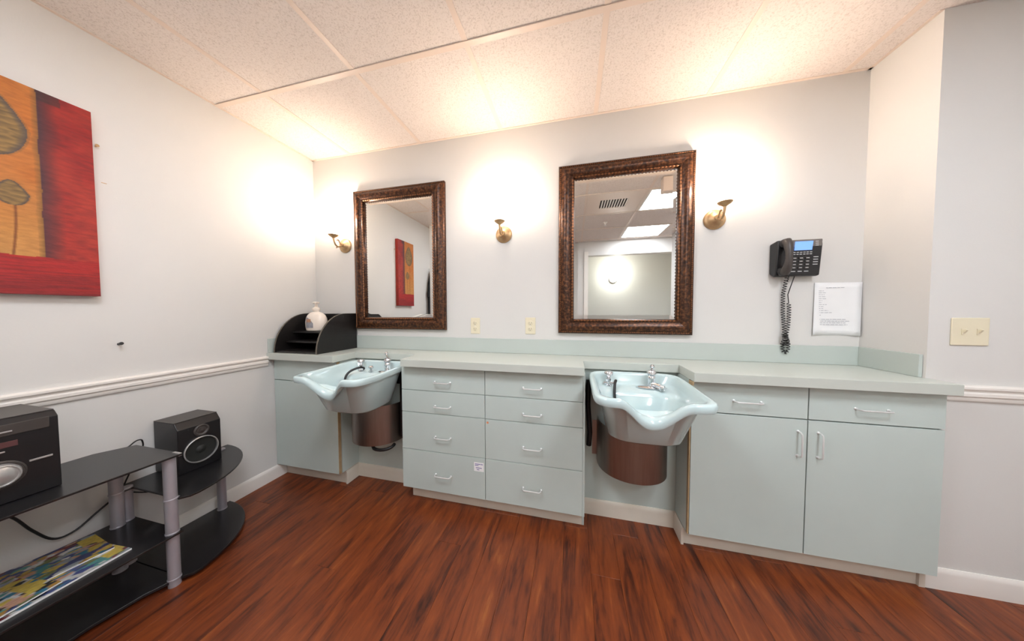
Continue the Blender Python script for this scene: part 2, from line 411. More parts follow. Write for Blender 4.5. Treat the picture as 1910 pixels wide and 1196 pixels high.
def basin_rings(cx):
    yb, yf = -.205, -.675
    def rimz(x, y):
        s = max(0, min(1, (y-(yf+.20))/(-.20)))          # 0 away from, 1 at the front edge
        s = s*s*(3-2*s)
        u = abs(x-cx)/.135
        bell = (cos(pi*min(u, 1))+1)/2
        return .858-.018*(yb-y)/(yb-yf)-.105*bell*s + .006*s*(1-bell)
    rings = []
    def ring(y0, y1, hx, z, p=4, dz=0, follow=False, notch=0):
        R = []
        for x, y in rrect(cx, y0, y1, hx, 0, p=p):
            s = max(0, (y-(y1+.10))/(-.10)); u = abs(x-cx)/.15; bell = (cos(pi*min(u, 1))+1)/2
            yy = y+notch*bell*min(1, s)
            rz = rimz(x, yy if yy > yf else yf)
            R.append((x, yy, (rz+dz) if follow else min(z, rz-.03)))
        rings.append(R)
    nn = .045
    ring(-.34, -.50, .085, .612, 3)                      # underside
    ring(-.30, -.535, .135, .615, 3.4)
    ring(-.275, -.56, .155, .632, 3.6)
    ring(-.235, -.625, .197, .80, 4.5, notch=nn*.6)
    ring(-.225, -.645, .203, 0, 5, -.034, True, nn)
    ring(yb-.002, yf+.003, .2245, 0, 7, -.034, True, nn)
    ring(yb, yf, .2275, 0, 7, -.026, True, nn)
    ring(yb, yf, .2275, 0, 7, -.008, True, nn)
    ring(yb-.004, yf+.004, .224, 0, 7, -.001, True, nn)
    ring(yb-.010, yf+.012, .217, 0, 6.5, 0, True, nn)
    ring(yb-.018, yf+.026, .205, 0, 6, -.003, True, nn)
    ring(yb-.022, yf+.034, .199, 0, 6, -.012, True, nn)
    ring(-.232, -.625, .19, .815, 5, notch=nn)
    ring(-.24, -.618, .182, .795, 4.6, notch=nn)          # tap ledge
    ring(-.322, -.605, .176, .788, 4.2, notch=nn)
    ring(-.338, -.59, .166, .76, 3.8, notch=nn*.8)
    ring(-.345, -.565, .145, .69, 3.4, notch=nn*.5)
    ring(-.37, -.53, .11, .645, 3)
    ring(-.42, -.48, .04, .636, 2.5)
    return rings
BXR, BXL = 2.3855, .806
t = thing('shampoo_basin', (BXR, -.19, .60), 'aqua porcelain shampoo basin with neck dip, set between the drawer cabinet and the right cabinet', 'basin', )
rg = basin_rings(BXR); mb = MB(); n_ = len(rg[0])
V = [p for r_ in rg for p in r_]; k_ = len(rg)
mb.add(V, [(i*n_+j, i*n_+(j+1) % n_, (i+1)*n_+(j+1) % n_, (i+1)*n_+j) for i in range(k_-1) for j in range(n_)]+[tuple(range(n_))[::-1], tuple(range((k_-1)*n_, k_*n_))])
mb.build('bowl', CER, t, smooth=60)
MB().lathe((BXR, -.45, .637), [(.028, 0), (.028, .003), (.018, .004), (.0, .002)], 24).build('drain', CHROME, t)
B(BXR-.19, BXR+.19, -.2, -.1745, .70, .79).build('wall_bracket', BLKP, t)
MB().tube([(BXR, -.36, .615), (BXR, -.325, .585), (BXR, -.31, .50), (BXR, -.29, .46), (BXR, -.26, .45), (BXR, -.19, .46)], .02, 12).build('drain_pipe', BLACKR, t)
basinR = t
# mixer tap
def make_mixer(cx, lab, lever):
    x, y, z = cx+.085, -.275, .794
    t = thing('mixer_tap', (x, y, z), lab, 'tap')
    MB().lathe((x, y, z), [(.062, 0), (.064, .004), (.056, .009), (.03, .012), (.0, .012)], 28, sx=1.15, sy=.5).build('base_plate', CHROME, t)
    MB().lathe((x, y, z+.008), [(.021, 0), (.019, .012), (.017, .03), (.02, .036), (.02, .048), (.016, .056), (.022, .062), (.023, .074), (.017, .084), (.0, .088)], 24).build('body', CHROME, t)
    MB().tube([(x, y-.01, z+.022), (x+.018, y-.032, z+.024), (x+.036, y-.05, z+.018)], [.011, .010, .011], 12).build('spout', CHROME, t)
    MB().lathe((x+.036, y-.05, z+.004), [(.0135, 0), (.0145, .004), (.0145, .018), (.011, .024), (0, .025)], 16).build('spray_head', CHROME, t)
    l = MB().tube([(x, y, z+.085)]+[tuple(Vector((x, y, z+.085))+Vector(lever)*f) for f in (.35, .7, 1)], [.008, .0055, .0045, .005], 10).build('lever', CHROME, t)
    e = Vector((x, y, z+.085))+Vector(lever)
    MB().lathe(tuple(e-Vector((0, 0, .011))), [(.004, 0), (.0105, .005), (.0125, .012), (.0105, .019), (.004, .023)], 16).build('knob', CHROME, l)
    return t
make_mixer(BXR, 'chrome single lever mixer tap on the ledge of the right basin', (.012, .035, .018))
make_mixer(BXL, 'chrome single lever mixer tap on the ledge of the left basin, lever swung left', (-.045, .045, .03))
def make_valve(cx, lab, hose_lab, end):
    x, y, z = cx-.125, -.272, .794
    t = thing('hose_valve', (x, y, z), lab, 'tap')
    MB().lathe((x, y, z), [(.018, 0), (.018, .004), (.011, .008), (.010, .022), (.014, .026), (.014, .036), (.008, .04)], 20).build('body', CHROME, t)
    MB().lathe((x, y, z+.04), [(.008, 0), (.01, .006), (.019, .014), (.023, .018), (.023, .03), (.018, .036), (.005, .038)], 10).build('knob', CHROME, t)
    MB().tube([(x-.024, y, z+.012), (x+.028, y-.006, z+.014)], .0075, 10).build('cross_arm', CHROME, t)
    p = [(x+.028, y-.006, z+.014), (x+.034, y-.02, z+.03), (x+.03, y-.035, z+.034), (x+.024, y-.055, z+.018), (x+.02, y-.075, z-.02), (x+.025, y-.09, z-.07), (x+.05, y-.13, z-.13), (x+.1, y-.17, z-.146)]
    if end: p = [(x+.028, y-.006, z+.014), (x+.036, y-.02, z+.026), (x+.022, y-.045, z+.03), (x-.005, y-.085, z+.014), (x-.012, y-.115, z-.02), (x, y-.13, z-.08), (x+.03, y-.15, z-.135), (x+.08, y-.17, z-.146)]
    q = []
    for i in range(len(p)-1):
        a, b_, c_, d_ = (Vector(p[max(0, i-1)]), Vector(p[i]), Vector(p[i+1]), Vector(p[min(len(p)-1, i+2)]))
        for s in range(5):
            u = s/5; q.append(tuple(.5*((2*b_)+(c_-a)*u+(2*a-5*b_+4*c_-d_)*u*u+(3*b_-a-3*c_+d_)*u**3)))
    q.append(p[-1])
    MB().tube(q, .0068, 10).build('hose', BLACKR, t)
    e = Vector(q[-1]); MB().lathe(tuple(e), [(.007, 0), (.011, .012), (.017, .03), (.017, .036), (0, .037)], 16, (1, -.5, 0)).build('spray_nozzle', BLACKR, t)
make_valve(BXR, 'chrome knob valve with black spray hose at the left of the right basin', '', False)
make_valve(BXL, 'chrome knob valve with black spray hose at the left of the left basin', '', True)
tag(MB().lathe((BXL-.035, -.285, .793), [(.015, 0), (.015, .006), (.008, .010), (.008, .018), (.016, .024), (.016, .034), (.010, .040), (0, .041)], 18).build('stopper_knob', CHROME, loc=(BXL-.035, -.285, .793)),
    'small chrome knob between valve and mixer tap of the left basin', 'knob')

# steel apron below each basin
def arc_shroud(cx, z0, z1, hw=.178, dp=.2):
    mb = MB(); n = 36; th = .0015; V = []
    for i in range(n+1):
        a = pi*i/n
        for k, z in ((0, z0), (0, z1), (1, z1), (1, z0)):
            V.append((cx-(hw-th*k)*cos(a), -.1745-(dp-th*k)*(sin(a)**.8), z))
    F_ = [(i*4+j, i*4+(j+1) % 4, (i+1)*4+(j+1) % 4, (i+1)*4+j) for i in range(n) for j in range(4)]+[(0, 1, 2, 3), tuple(n*4+j for j in (3, 2, 1, 0))]
    return mb.add(V, F_)
t = thing('steel_apron', (2.388, -.1745, .33), 'curved brushed steel pipe cover under the right basin', 'pipe cover')
arc_shroud(2.388, .332, .585).build('curved_sheet', STEEL, t)
B(2.566, 2.578, -.2, -.1745, .50, .56).build('clip', EDGE, t)
B(2.185, 2.21, -.178, -.1745, .36, .56).build('mounting_flange', STEEL, t)
apR = t
bL = copy_tree(basinR); bL.location = (BXL, -.19, .60)
tag(bL, 'aqua porcelain shampoo basin with neck dip, beside the corner cabinet at left', 'basin')
aL = copy_tree(apR); aL.location = (.775, -.1745, .335)
tag(aL, 'curved brushed steel pipe cover under the left basin', 'pipe cover')
q = [(.86+.075*cos(a), -.29+.05*sin(a), .318+.012*sin(a)) for a in [2*pi*i/24 for i in range(15, 26)]]
tag(MB().tube([(.83, -.2, .45), (.82, -.24, .36)]+q, .010, 10).build('hose_loop', BLACKR, loc=(.83, -.2, .3)), 'black rubber hose end peeking out below the left steel pipe cover', 'hose')
tag(B(.958, 1.034, -.25, -.1752, .36, .80).build('shade_box', BLKP, loc=(.98, -.2, .36), bevel=.004), 'black box standing in for the shade behind the left basin, beside the drawer cabinet', 'box')  # added black box in place of the dark shade beside the pipe cover
tag(MB().tube([(2.162, -.2, .80), (2.158, -.215, .66), (2.17, -.21, .5), (2.165, -.2, .42)], .014, 10).build('shadow_tube', BLACKR, loc=(2.16, -.2, .42)), 'dark tube standing in for the shadow left of the right steel pipe cover', 'pipe')  # added dark tube that imitates the brownish shadow in the recess

# ------------------------------------------------------------------ mirrors
def make_mirror(x0, x1, z0, z1, ix0, ix1, iz0, iz1, label):
    t = thing('wall_mirror', ((x0+x1)/2, -.002, z0), label, 'mirror')
    # moulded frame: profile (inset 0..1 from the outer to the inner edge, height off the wall)
    prof = [(0, 0), (0, .02), (.03, .027), (.10, .030), (.15, .027), (.20, .031), (.38, .040), (.55, .038), (.70, .030), (.78, .026), (.82, .030), (.90, .030), (.97, .022), (1, .014), (1, 0)]
    def pt(k, u, h):
        a = (x0+(ix0-x0)*u, x1+(ix1-x1)*u, z0+(iz0-z0)*u, z1+(iz1-z1)*u)
        return ((a[0], -.002-h, a[2]), (a[1], -.002-h, a[2]), (a[1], -.002-h, a[3]), (a[0], -.002-h, a[3]))[k]
    for k in range(4):
        mb = MB(); n = len(prof)
        V = [pt(k, u, h) for u, h in prof]+[pt((k+1) % 4, u, h) for u, h in prof]
        mb.add(V, [(i, (i+1) % n, n+(i+1) % n, n+i) for i in range(n)]+[tuple(range(n)), tuple(range(n, 2*n))])
        mb.build('frame_rail', FRAME, t, smooth=50)
    # beads, one joined part
    for (u, h, r, pitch, nm) in ((.90, .030, .0062, .019, 'bead_moulding'), (.125, .029, .0036, .012, 'rope_moulding')):
        mb = MB()
        for k in range(4):
            a = Vector(pt(k, u, h)); b_ = Vector(pt((k+1) % 4, u, h)); L_ = (b_-a).length; n = int(L_/pitch); d = (b_-a)/L_
            for i in range(1, n):
                c_ = a+d*(i*L_/n); e = d*r*1.5; s_ = d.cross(Vector((0, -1, 0)))*r; o_ = Vector((0, -r*.8, 0))
                mb.add([c_-e, c_+e, c_-s_, c_+s_, c_+o_], [(0, 2, 4), (2, 1, 4), (1, 3, 4), (3, 0, 4)])
        tag(mb.build(nm, GOLD, t, smooth=60), kind='stuff')
    # glass with a ground bevel all round
    b_ = .024; y1, y2 = -.0135, -.016
    e = .004
    V = [(ix0-e, y1, iz0-e), (ix1+e, y1, iz0-e), (ix1+e, y1, iz1+e), (ix0-e, y1, iz1+e), (ix0+b_, y2, iz0+b_), (ix1-b_, y2, iz0+b_), (ix1-b_, y2, iz1-b_), (ix0+b_, y2, iz1-b_)]
    V += [(x_, -.008, z_) for x_, _, z_ in V[:4]]
    MB().add(V, [(4, 5, 6, 7), (0, 1, 5, 4), (1, 2, 6, 5), (2, 3, 7, 6), (3, 0, 4, 7), (0, 1, 9, 8), (1, 2, 10, 9), (2, 3, 11, 10), (3, 0, 8, 11), (8, 9, 10, 11)]).build('mirror_glass', MIRROR, t, hard=True)
    B(x0+.02, x1-.02, -.009, -.003, z0+.02, z1-.02).build('backing_board', DARK, t)
make_mirror(.410, 1.178, 1.058, 2.118, .502, 1.078, 1.149, 2.030, 'narrower wall mirror in a bronze frame, above the left basin')
make_mirror(1.978, 2.752, 1.05, 2.112, 2.076, 2.662, 1.143, 2.022, 'wider wall mirror in a bronze frame, above the right basin')

# ------------------------------------------------------------------ wall sconces
def make_sconce(x, label):
    z = 1.715
    t = thing('wall_sconce', (x, 0, z), label, 'lamp', 'brass sconces between the mirrors')
    MB().lathe((x, -.001, z), [(.056, 0), (.056, .006), (.051, .012), (.046, .013), (.040, .020), (.028, .030), (.017, .035), (.014, .044), (0, .046)], 32, (0, -1, 0)).build('backplate', BRASS, t)
    P = [(0, -.04, -.004), (0, -.055, -.018), (0, -.075, -.024), (0, -.095, -.012), (0, -.106, .012), (0, -.110, .034)]
    MB().tube([(x+a, b_, z+c_) for a, b_, c_ in P], [.0055, .0055, .0055, .0055, .006, .007], 12).build('arm', BRASS, t)
    S = [(0, -.045, 0), (0, -.056, .012), (0, -.064, .026), (0, -.072, .032), (0, -.079, .028), (0, -.078, .021)]
    MB().tube([(x+a, b_, z+c_) for a, b_, c_ in S], [.0045, .004, .004, .0035, .0035, .004], 10).build('scroll', BRASS, t)
    MB().tube([(x, -.082, z-.024), (x, -.086, z-.036)], [.003, .004], 8).build('finial', BRASS, t)
    cup = (x, -.110, z+.034)
    MB().lathe(cup, [(.007, 0), (.014, .006), (.027, .014), (.034, .022), (.034, .025), (.026, .022), (.008, .014), (0, .013)], 28).build('cup', BRASS, t)
    top = (x, -.110, z+.058)
    sh = MB().lathe(top, [(.022, 0), (.032, .010), (.040, .028), (.043, .050), (.041, .075), (.046, .098), (.054, .112), (.052, .112), (.044, .098), (.039, .075), (.041, .05), (.038, .028), (.030, .012), (.0, .004)], 32)
    sh.build('glass_shade', SHADE, t)
    ld = bpy.data.lights.new('bulb', 'POINT'); ld.energy = SCONCE_W; ld.color = (1, .82, .68); ld.shadow_soft_size = .03
    lo = bpy.data.objects.new('bulb', ld); scene.collection.objects.link(lo); lo.parent = t; lo.location = (0, -.110, .20)
make_sconce(.305, 'brass wall sconce between the corner and the left mirror')
make_sconce(1.609, 'brass wall sconce between the two mirrors')
make_sconce(2.858, 'brass wall sconce right of the right mirror')

# ------------------------------------------------------------------ outlets, switch
def outlet(x, z, label):
    t = thing('power_outlet', (x, 0, z), label, 'outlet', 'duplex outlets between the mirrors')
    B(x-.0345, x+.0345, -.006, 0, z-.056, z+.056).build('cover_plate', IVORY, t, bevel=.003)
    for dz in (-.02, .02):
        s = MB().lathe((x, -.006, z+dz), [(.0165, 0), (.0165, .002), (.015, .003)], 20, (0, -1, 0)).build('socket', IVORY, t)
        mb = MB().box(x-.008, x-.006, -.0096, -.0088, z+dz-.004, z+dz+.006).box(x+.006, x+.008, -.0096, -.0088, z+dz-.004, z+dz+.006)
        mb.lathe((x, -.0088, z+dz-.009), [(.0022, 0), (.0022, .0006)], 8, (0, -1, 0)).build('slots', SLOT, s)
    MB().lathe((x, -.006, z), [(.003, 0), (.003, .001)], 10, (0, -1, 0)).build('screw', WIRE, t)
outlet(1.398, 1.09, 'ivory duplex outlet, the one nearer the left mirror')
outlet(1.792, 1.094, 'ivory duplex outlet, the one nearer the right mirror')
t = thing('light_switch', (3.66, YR, 1.105), 'ivory double switch plate on the right wall above the chair rail', 'switch')
B(3.603, 3.717, YR-.006, YR, 1.048, 1.162).build('cover_plate', IVORY, t, bevel=.003)
for dx in (-.023, .023):
    s = B(3.66+dx-.005, 3.66+dx+.005, YR-.009, YR-.006, 1.093, 1.117).build('toggle_slot', IVORY, t)
    MB().prism([(YR-.009, 1.098), (YR-.019, 1.112), (YR-.017, 1.116), (YR-.009, 1.110)], 3.66+dx-.0035, 3.66+dx+.0035, 'x').build('toggle', IVORY, s)

# ------------------------------------------------------------------ wall phone
px0, px1, pz0, pz1 = 3.128, 3.322, 1.374, 1.566
t = thing('wall_phone', (3.225, 0, 1.37), 'black wall phone with blue screen and coiled cord', 'phone')
MB().prism([(-.001, pz0+.02), (-.03, pz0), (-.048, pz0+.004), (-.062, pz1-.03), (-.058, pz1), (-.001, pz1-.01)], px0, px1, 'x').build('body', BLKP, t, bevel=.006)
MB().prism([(-.0535, pz0+.076), (-.0645, pz1-.006), (-.060, pz1-.002), (-.048, pz0+.078)], 3.192, px1-.004, 'x').build('display_bezel', GREYP, t, bevel=.002)
MB().prism([(-.0595, 1.508), (-.066, 1.553), (-.062, 1.553), (-.055, 1.508)], 3.202, 3.278, 'x').build('screen', SCREEN, t)
def yface(z): return -.0485-(z-pz0)*.0855
mb = MB()
for r_ in range(4):
    for c_ in range(3):
        x_, z_ = 3.206+c_*.028, 1.468-r_*.0165; B(x_-.009, x_+.009, yface(z_)-.0028, yface(z_)+.001, z_-.005, z_+.005).build('key', BLKT, t, bevel=.001)
        mb.box(x_-.006, x_+.006, yface(z_)-.0036, yface(z_)-.0028, z_-.0015, z_+.002)
for c_ in range(3):
    x_ = 3.206+c_*.028; z_ = 1.400; mb.box(x_-.010, x_+.008, yface(z_)-.0022, yface(z_)-.0005, z_-.002, z_+.002)
for r_ in range(4):
    z_ = 1.472-r_*.0125; mb.box(3.286, 3.306, yface(z_)-.0022, yface(z_)-.0005, z_-.002, z_+.002)
for c_ in range(6):
    for z_ in (1.498, 1.488): mb.box(3.198+c_*.014, 3.208+c_*.014, yface(z_)-.002, yface(z_)-.0005, z_-.002, z_+.002)
for r_ in range(3): mb.box(3.288, 3.300, -.0668, -.064, 1.528+r_*.010, 1.532+r_*.010)
tag(mb.build('key_legends', mat('key_print', (190, 190, 190), .5), t), kind='stuff')
# handset on the left side
path = [(3.158, -.066, 1.392), (3.157, -.084, 1.410), (3.156, -.094, 1.44), (3.156, -.098, 1.47), (3.156, -.097, 1.50), (3.157, -.089, 1.535), (3.158, -.073, 1.556)]
h = MB().tube(path, [.021, .020, .0155, .0145, .0155, .020, .021], 14).build('handset', BLKT, t)
MB().lathe((3.158, -.062, 1.545), [(.024, -.008), (.025, .01), (.018, .02)], 18, (0, -1, .15)).build('earpiece', BLKP, h)
MB().lathe((3.158, -.055, 1.402), [(.024, -.008), (.025, .01), (.018, .02)], 18, (0, -1, -.15)).build('mouthpiece', BLKP, h)
def coil(path, r, pitch, w_=.0017):
    P = [Vector(p) for p in path]; q = []; ph = 0
    for i in range(len(P)-1):
        a, b_ = P[i], P[i+1]; L_ = (b_-a).length; d = (b_-a)/L_; n = max(4, int(L_/pitch*9))
        u = d.cross(Vector((0, 1, 0))); u = u.normalized() if u.length > .1 else Vector((1, 0, 0)); v = d.cross(u)
        for s in range(n):
            f = s/n; q.append(a+d*L_*f+(u*cos(ph)+v*sin(ph))*r); ph += 2*pi*(L_/pitch)/n
    return MB().tube(q, w_, 5)
pc = [(3.19, -.035, 1.375), (3.196, -.02, 1.35), (3.188, -.015, 1.28), (3.19, -.014, 1.18), (3.197, -.016, 1.10), (3.198, -.02, 1.04), (3.188, -.022, 1.01), (3.19, -.022, .975), (3.202, -.022, .962), (3.213, -.022, .975), (3.213, -.024, 1.01), (3.2, -.026, 1.05), (3.212, -.022, 1.12), (3.216, -.018, 1.20), (3.214, -.016, 1.235)]
c1 = coil(pc, .0075, .0135, .0021).build('coiled_cord', BLKP, t)
MB().tube([(3.214, -.016, 1.235), (3.209, -.016, 1.28), (3.216, -.03, 1.34), (3.22, -.04, 1.376)], .002, 6).build('straight_cord', BLKP, t)
coil([(3.192, -.026, 1.07), (3.2, -.03, 1.03), (3.196, -.03, 1.0)], .012, .008, .002).build('cord_knot', BLKP, t)

# notice taped to the wall beside the phone
t = thing('paper_notice', (3.43, 0, 1.06), 'white printed sheet on the wall below the phone', 'paper')
mb = MB(); nx, nz = 8, 10; x0, x1, z0, z1 = 3.328, 3.528, 1.062, 1.342
for j in range(nz+1):
    for i in range(nx+1):
        u, v = i/nx, j/nz
        mb.v.append((x0+(x1-x0)*u+.006*v, -.0015-.007*(abs(u-.5)*2)**3*(1-v)-.004*(abs(u-.5)*2)**4, z0+(z1-z0)*v-.002*u))
mb.f = [(j*(nx+1)+i, j*(nx+1)+i+1, (j+1)*(nx+1)+i+1, (j+1)*(nx+1)+i) for j in range(nz) for i in range(nx)]
pg = mb.build('sheet', PAPER, t); sm = pg.modifiers.new('Solidify', 'SOLIDIFY'); sm.thickness = .0004
mb = MB(); random.seed(3)
rows = [(1.314, .28, .68)]+[(1.298-i*.0105, .12, .12+random.uniform(.08, .22)) for i in range(11)]+[(1.182, .1, .42), (1.168, .1, .2)]+[(1.146-i*.0095, .1, .1+random.uniform(.5, .75)) for i in range(4)]
for z_, a, b_ in rows:
    u = a
    while u < b_:
        wd = random.uniform(.03, .09); mb.box(x0+.2*u, x0+.2*min(b_, u+wd), -.0085+.0055*(1 if .2 < u < .8 else 0), -.0017, z_-.0012, z_+.0012) if False else mb.add([(x0+.2*u, -.0042, z_-.0013), (x0+.2*min(b_, u+wd), -.0042, z_-.0013), (x0+.2*min(b_, u+wd), -.0042, z_+.0013), (x0+.2*u, -.0042, z_+.0013)], [(0, 1, 2, 3)])
        u += wd+.015
tag(mb.build('printed_lines', INK, t), kind='stuff')

# ------------------------------------------------------------------ desk organiser and soap bottle
t = thing('desk_organizer', (.22, -.18, C), 'black wooden desk organizer with quarter round sides in the counter corner', 'organizer')
def side(x, th):
    yb, yf, z0, z1 = -.016, -.352, C+.001, 1.178
    pts = [(yb, z0), (yf, z0)]+[(yf+(yf*-1-.115)*(1-cos(a))*1.0, z0+(z1-z0)*sin(a)) for a in [pi/2*i/16 for i in range(1, 17)]]+[(yb, z1)]
    MB().prism(pts, x, x+th, 'x').build('side_panel', BLACKW, t)
    q = [(x+th/2, p[0], p[1]) for p in pts[1:]]
    mb = MB(); n = len(q)
    V = []
    for i, (xx, y_, z_) in enumerate(q):
        a = Vector(q[max(0, i-1)]); b_ = Vector(q[min(n-1, i+1)]); d = (b_-a).normalized(); nn_ = Vector((0, -d.z, d.y)) * .0012
        V += [(x-.0002, y_+nn_.y, z_+nn_.z), (x+th+.0002, y_+nn_.y, z_+nn_.z), (x+th+.0002, y_-nn_.y, z_-nn_.z), (x-.0002, y_-nn_.y, z_-nn_.z)]
    mb.add(V, [(i*4+j, i*4+(j+1) % 4, (i+1)*4+(j+1) % 4, (i+1)*4+j) for i in range(n-1) for j in range(4)]+[(0, 1, 2, 3), tuple((n-1)*4+j for j in (3, 2, 1, 0))])
    mb.build('edge_band', EDGEG, t)
side(.030, .010); side(.396, .010)
B(.0405, .3955, -.024, -.016, C+.001, 1.176).build('back_panel', BLACKW, t)
for z_, yf in ((C+.003, -.340), (.972, -.275), (1.038, -.225)):
    B(.0405, .3955, yf, -.0245, z_, z_+.009).build('shelf', BLACKW, t, bevel=.001)
    B(.0405, .3955, yf-.004, yf, z_-.001, z_+.010).build('shelf_lip', BLACKW, t)
bx, by, bz = .172, -.15, 1.0475
t = thing('soap_bottle', (bx, by, bz), 'round white pump bottle standing in the black organizer', 'bottle')
prof = [(.070, 0), (.080, .005), (.086, .03), (.087, .065), (.081, .098), (.067, .122), (.047, .137), (.029, .143), (.024, .146), (.024, .154), (.0, .154)]
MB().lathe((bx, by, bz), prof, 32, sx=1, sy=.62).build('body', BOTTLE, t)
pz = bz+.154
MB().lathe((bx, by, pz), [(.026, 0), (.026, .016), (.02, .02), (.011, .026), (.0085, .05), (0, .051)], 20).build('pump_collar', BOTTLE, t)
MB().lathe((bx, by, pz+.05), [(.014, 0), (.022, .004), (.024, .011), (.018, .015), (0, .016)], 20, sx=1.25, sy=.8).tube([(bx, by, pz+.058), (bx+.02, by-.02, pz+.058), (bx+.03, by-.032, pz+.052)], .006, 10).build('pump_head', BOTTLE, t)
def curved_patch(a0, a1, z0, z1, r, shape=lambda u: (0, 1)):
    mb = MB(); n = 12
    for j in range(2):
        for i in range(n+1):
            u = i/n; a = a0+(a1-a0)*u; lo, hi = shape(u); z_ = z0+(z1-z0)*(lo if j == 0 else hi)
            mb.v.append((bx+cos(a)*r, by+sin(a)*r*.62, z_))
    mb.f = [(i, i+1, n+2+i, n+1+i) for i in range(n)]
    return mb
curved_patch(-2.05, -1.25, bz+.025, bz+.105, .0885, lambda u: (0, 1-.6*u*u)).build('label', LABELG, t)
curved_patch(-1.95, -1.45, bz+.066, bz+.090, .0895).build('label_emblem', LABELO, t)

# ------------------------------------------------------------------ painting on the left wall
ay0, ay1, az0, az1 = -1.345, -1.035, 1.263, 2.058
t = thing('canvas_painting', (0, (ay0+ay1)/2, az0), 'red and orange canvas painting of brown leaves on the left wall', 'painting')
B(.001, .036, ay0, ay1, az0, az1).build('stretcher', mat('canvas_side', (150, 40, 30), .7, noise=.2), t)
rs = random.Random(5)
def vnoise(x, y, sd=0):
    def hsh(i, j): 
        n = (i*374761393+j*668265263+sd*974634777) & 0xffffffff; n = ((n ^ (n >> 13))*1274126177) & 0xffffffff
        return ((n ^ (n >> 16)) & 0xffff)/65535
    i, j = math.floor(x), math.floor(y); fx, fy = x-i, y-j; fx = fx*fx*(3-2*fx); fy = fy*fy*(3-2*fy)
    return (hsh(i, j)*(1-fx)+hsh(i+1, j)*fx)*(1-fy)+(hsh(i, j+1)*(1-fx)+hsh(i+1, j+1)*fx)*fy
def mixc(a, b_, f): f = max(0, min(1, f)); return tuple(a[i]*(1-f)+b_[i]*f for i in range(3))
def leaf(y, z, cy, cz, hw, hh):
    u = (y-cy)/hw; v = (z-cz)/hh
    if abs(v) >= 1: return -1
    wdt = math.sqrt(max(0, 1-v*v))*(1.0 if v < 0 else 1-.45*v)
    return wdt-abs(u)
def art(u, v):
    y = ay0+(ay1-ay0)*u; z = az0+(az1-az0)*v
    n1 = vnoise(y*40, z*160, 1); n2 = vnoise(y*18, z*18, 2); n3 = vnoise(y*9, z*260, 3)
    if z < 1.405+.006*vnoise(y*20, 0, 9):
        c = mixc((172, 28, 22), (104, 22, 24), .7*n3+.5*(1-(z-az0)/.14)-.25)
        return mixc(c, (150, 40, 60), .25*n1)
    b_ = -1.158+.004*vnoise(z*12, 1, 7)
    if y > b_:
        c = mixc((138, 16, 12), (170, 46, 34), (2.0-z)*1.6)
        c = mixc(c, (108, 22, 24), .8*n1-.25)
        c = mixc(c, (188, 70, 44), .5*n2-.1)
        d = (y-b_)
        if 0 < d < .05: c = mixc((74, 38, 46), c, d/.045+.3*(n2-.5))
        if z > 2.02 and d < .05: c = mixc(c, (50, 40, 40), .5)
        return c
    f = (1.72-z)/.32
    c = mixc((184, 104, 34), (198, 150, 82), f+.3*(n2-.5)); c = mixc(c, (186, 118, 58), .6*n2)
    if b_-y < .012: c = mixc(c, (120, 84, 40), .75-(b_-y)*50+.3*(n1-.5))
    for (cy, cz, hw, hh) in ((-1.246, 1.885, .070, .118), (-1.214, 1.640, .034, .046)):
        s = leaf(y, z, cy, cz, hw, hh)
        if s > 0:
            k = .5+.5*sin((z-.25*abs(y-cy))*330+9*n2+5*n1)
            return mixc(mixc((104, 82, 50), (160, 124, 68), k*.45+.5*n1), (78, 68, 64), 1-min(1, s/.25))
        if s > -.08 and abs(z-cz) < hh: c = mixc(c, (120, 88, 50), .4)
    sy = -1.214+.010*sin((z-1.40)*9)-.004
    if z < 1.60 and abs(y-sy) < .005: c = mixc((130, 76, 34), c, (abs(y-sy)/.004)**2)
    if z < 1.77 and abs(y+1.262) < .003: return (142, 84, 36)
    return c
picture((.0366, ay0, az0), (0, ay1-ay0, 0), (0, 0, az1-az0), 130, 330, art).build('painted_face', PIC, t, hard=True)
tag(MB().lathe((0, -.981, 1.043), [(.006, 0), (.004, .006), (.003, .02), (.007, .022), (.007, .027), (0, .028)], 12, (1, -.1, .15)).build('push_pin', BLKP, loc=(0, -.981, 1.043)), 'small dark pin stuck in the left wall below the painting', 'pin')
tag(MB().lathe((0, -1.015, 1.93), [(.003, 0), (.003, .012), (.006, .013), (.006, .015), (0, .016)], 10, (1, 0, .2)).build('brass_wall_mark', BRASS, loc=(0, -1.015, 1.93)), 'tiny brass nail beside the top right corner of the painting', 'nail')
tag(B(0, .0015, -1.005, -.991, 1.776, 1.7785).build('brass_wall_mark', BRASS, loc=(0, -.998, 1.776)), 'thin short scratch in the left wall right of the painting, made as a brass strip', 'nail')  # stands for a small scratch, drawn as a flat strip

# black cape on a hook, seen in the left mirror
t = thing('salon_cape', (.06, -1.78, .95), 'black cape hanging on the left wall, seen in the left mirror', 'cape')
mb = MB(); nn_ = 14
rows = [(1.80, .012, .02), (1.74, .032, .04), (1.6, .06, .07), (1.46, .08, .10), (1.40, .085, .105), (1.39, .07, .08), (1.2, .07, .07), (.95, .075, .075)]
for z_, wd, dp in rows:
    for j in range(nn_*2):
        a = 2*pi*j/(nn_*2); k = 1+.18*cos(7*a)
        mb.v.append((max(.004, .06+dp*.8*cos(a)*k), max(-1.857, -1.775+wd*sin(a)*k), z_))
n2_ = nn_*2
mb.f = [(i*n2_+j, i*n2_+(j+1) % n2_, (i+1)*n2_+(j+1) % n2_, (i+1)*n2_+j) for i in range(len(rows)-1) for j in range(n2_)]+[tuple(range(n2_)), tuple(range((len(rows)-1)*n2_, len(rows)*n2_))]
mb.build('cloth', CLOTH, t)
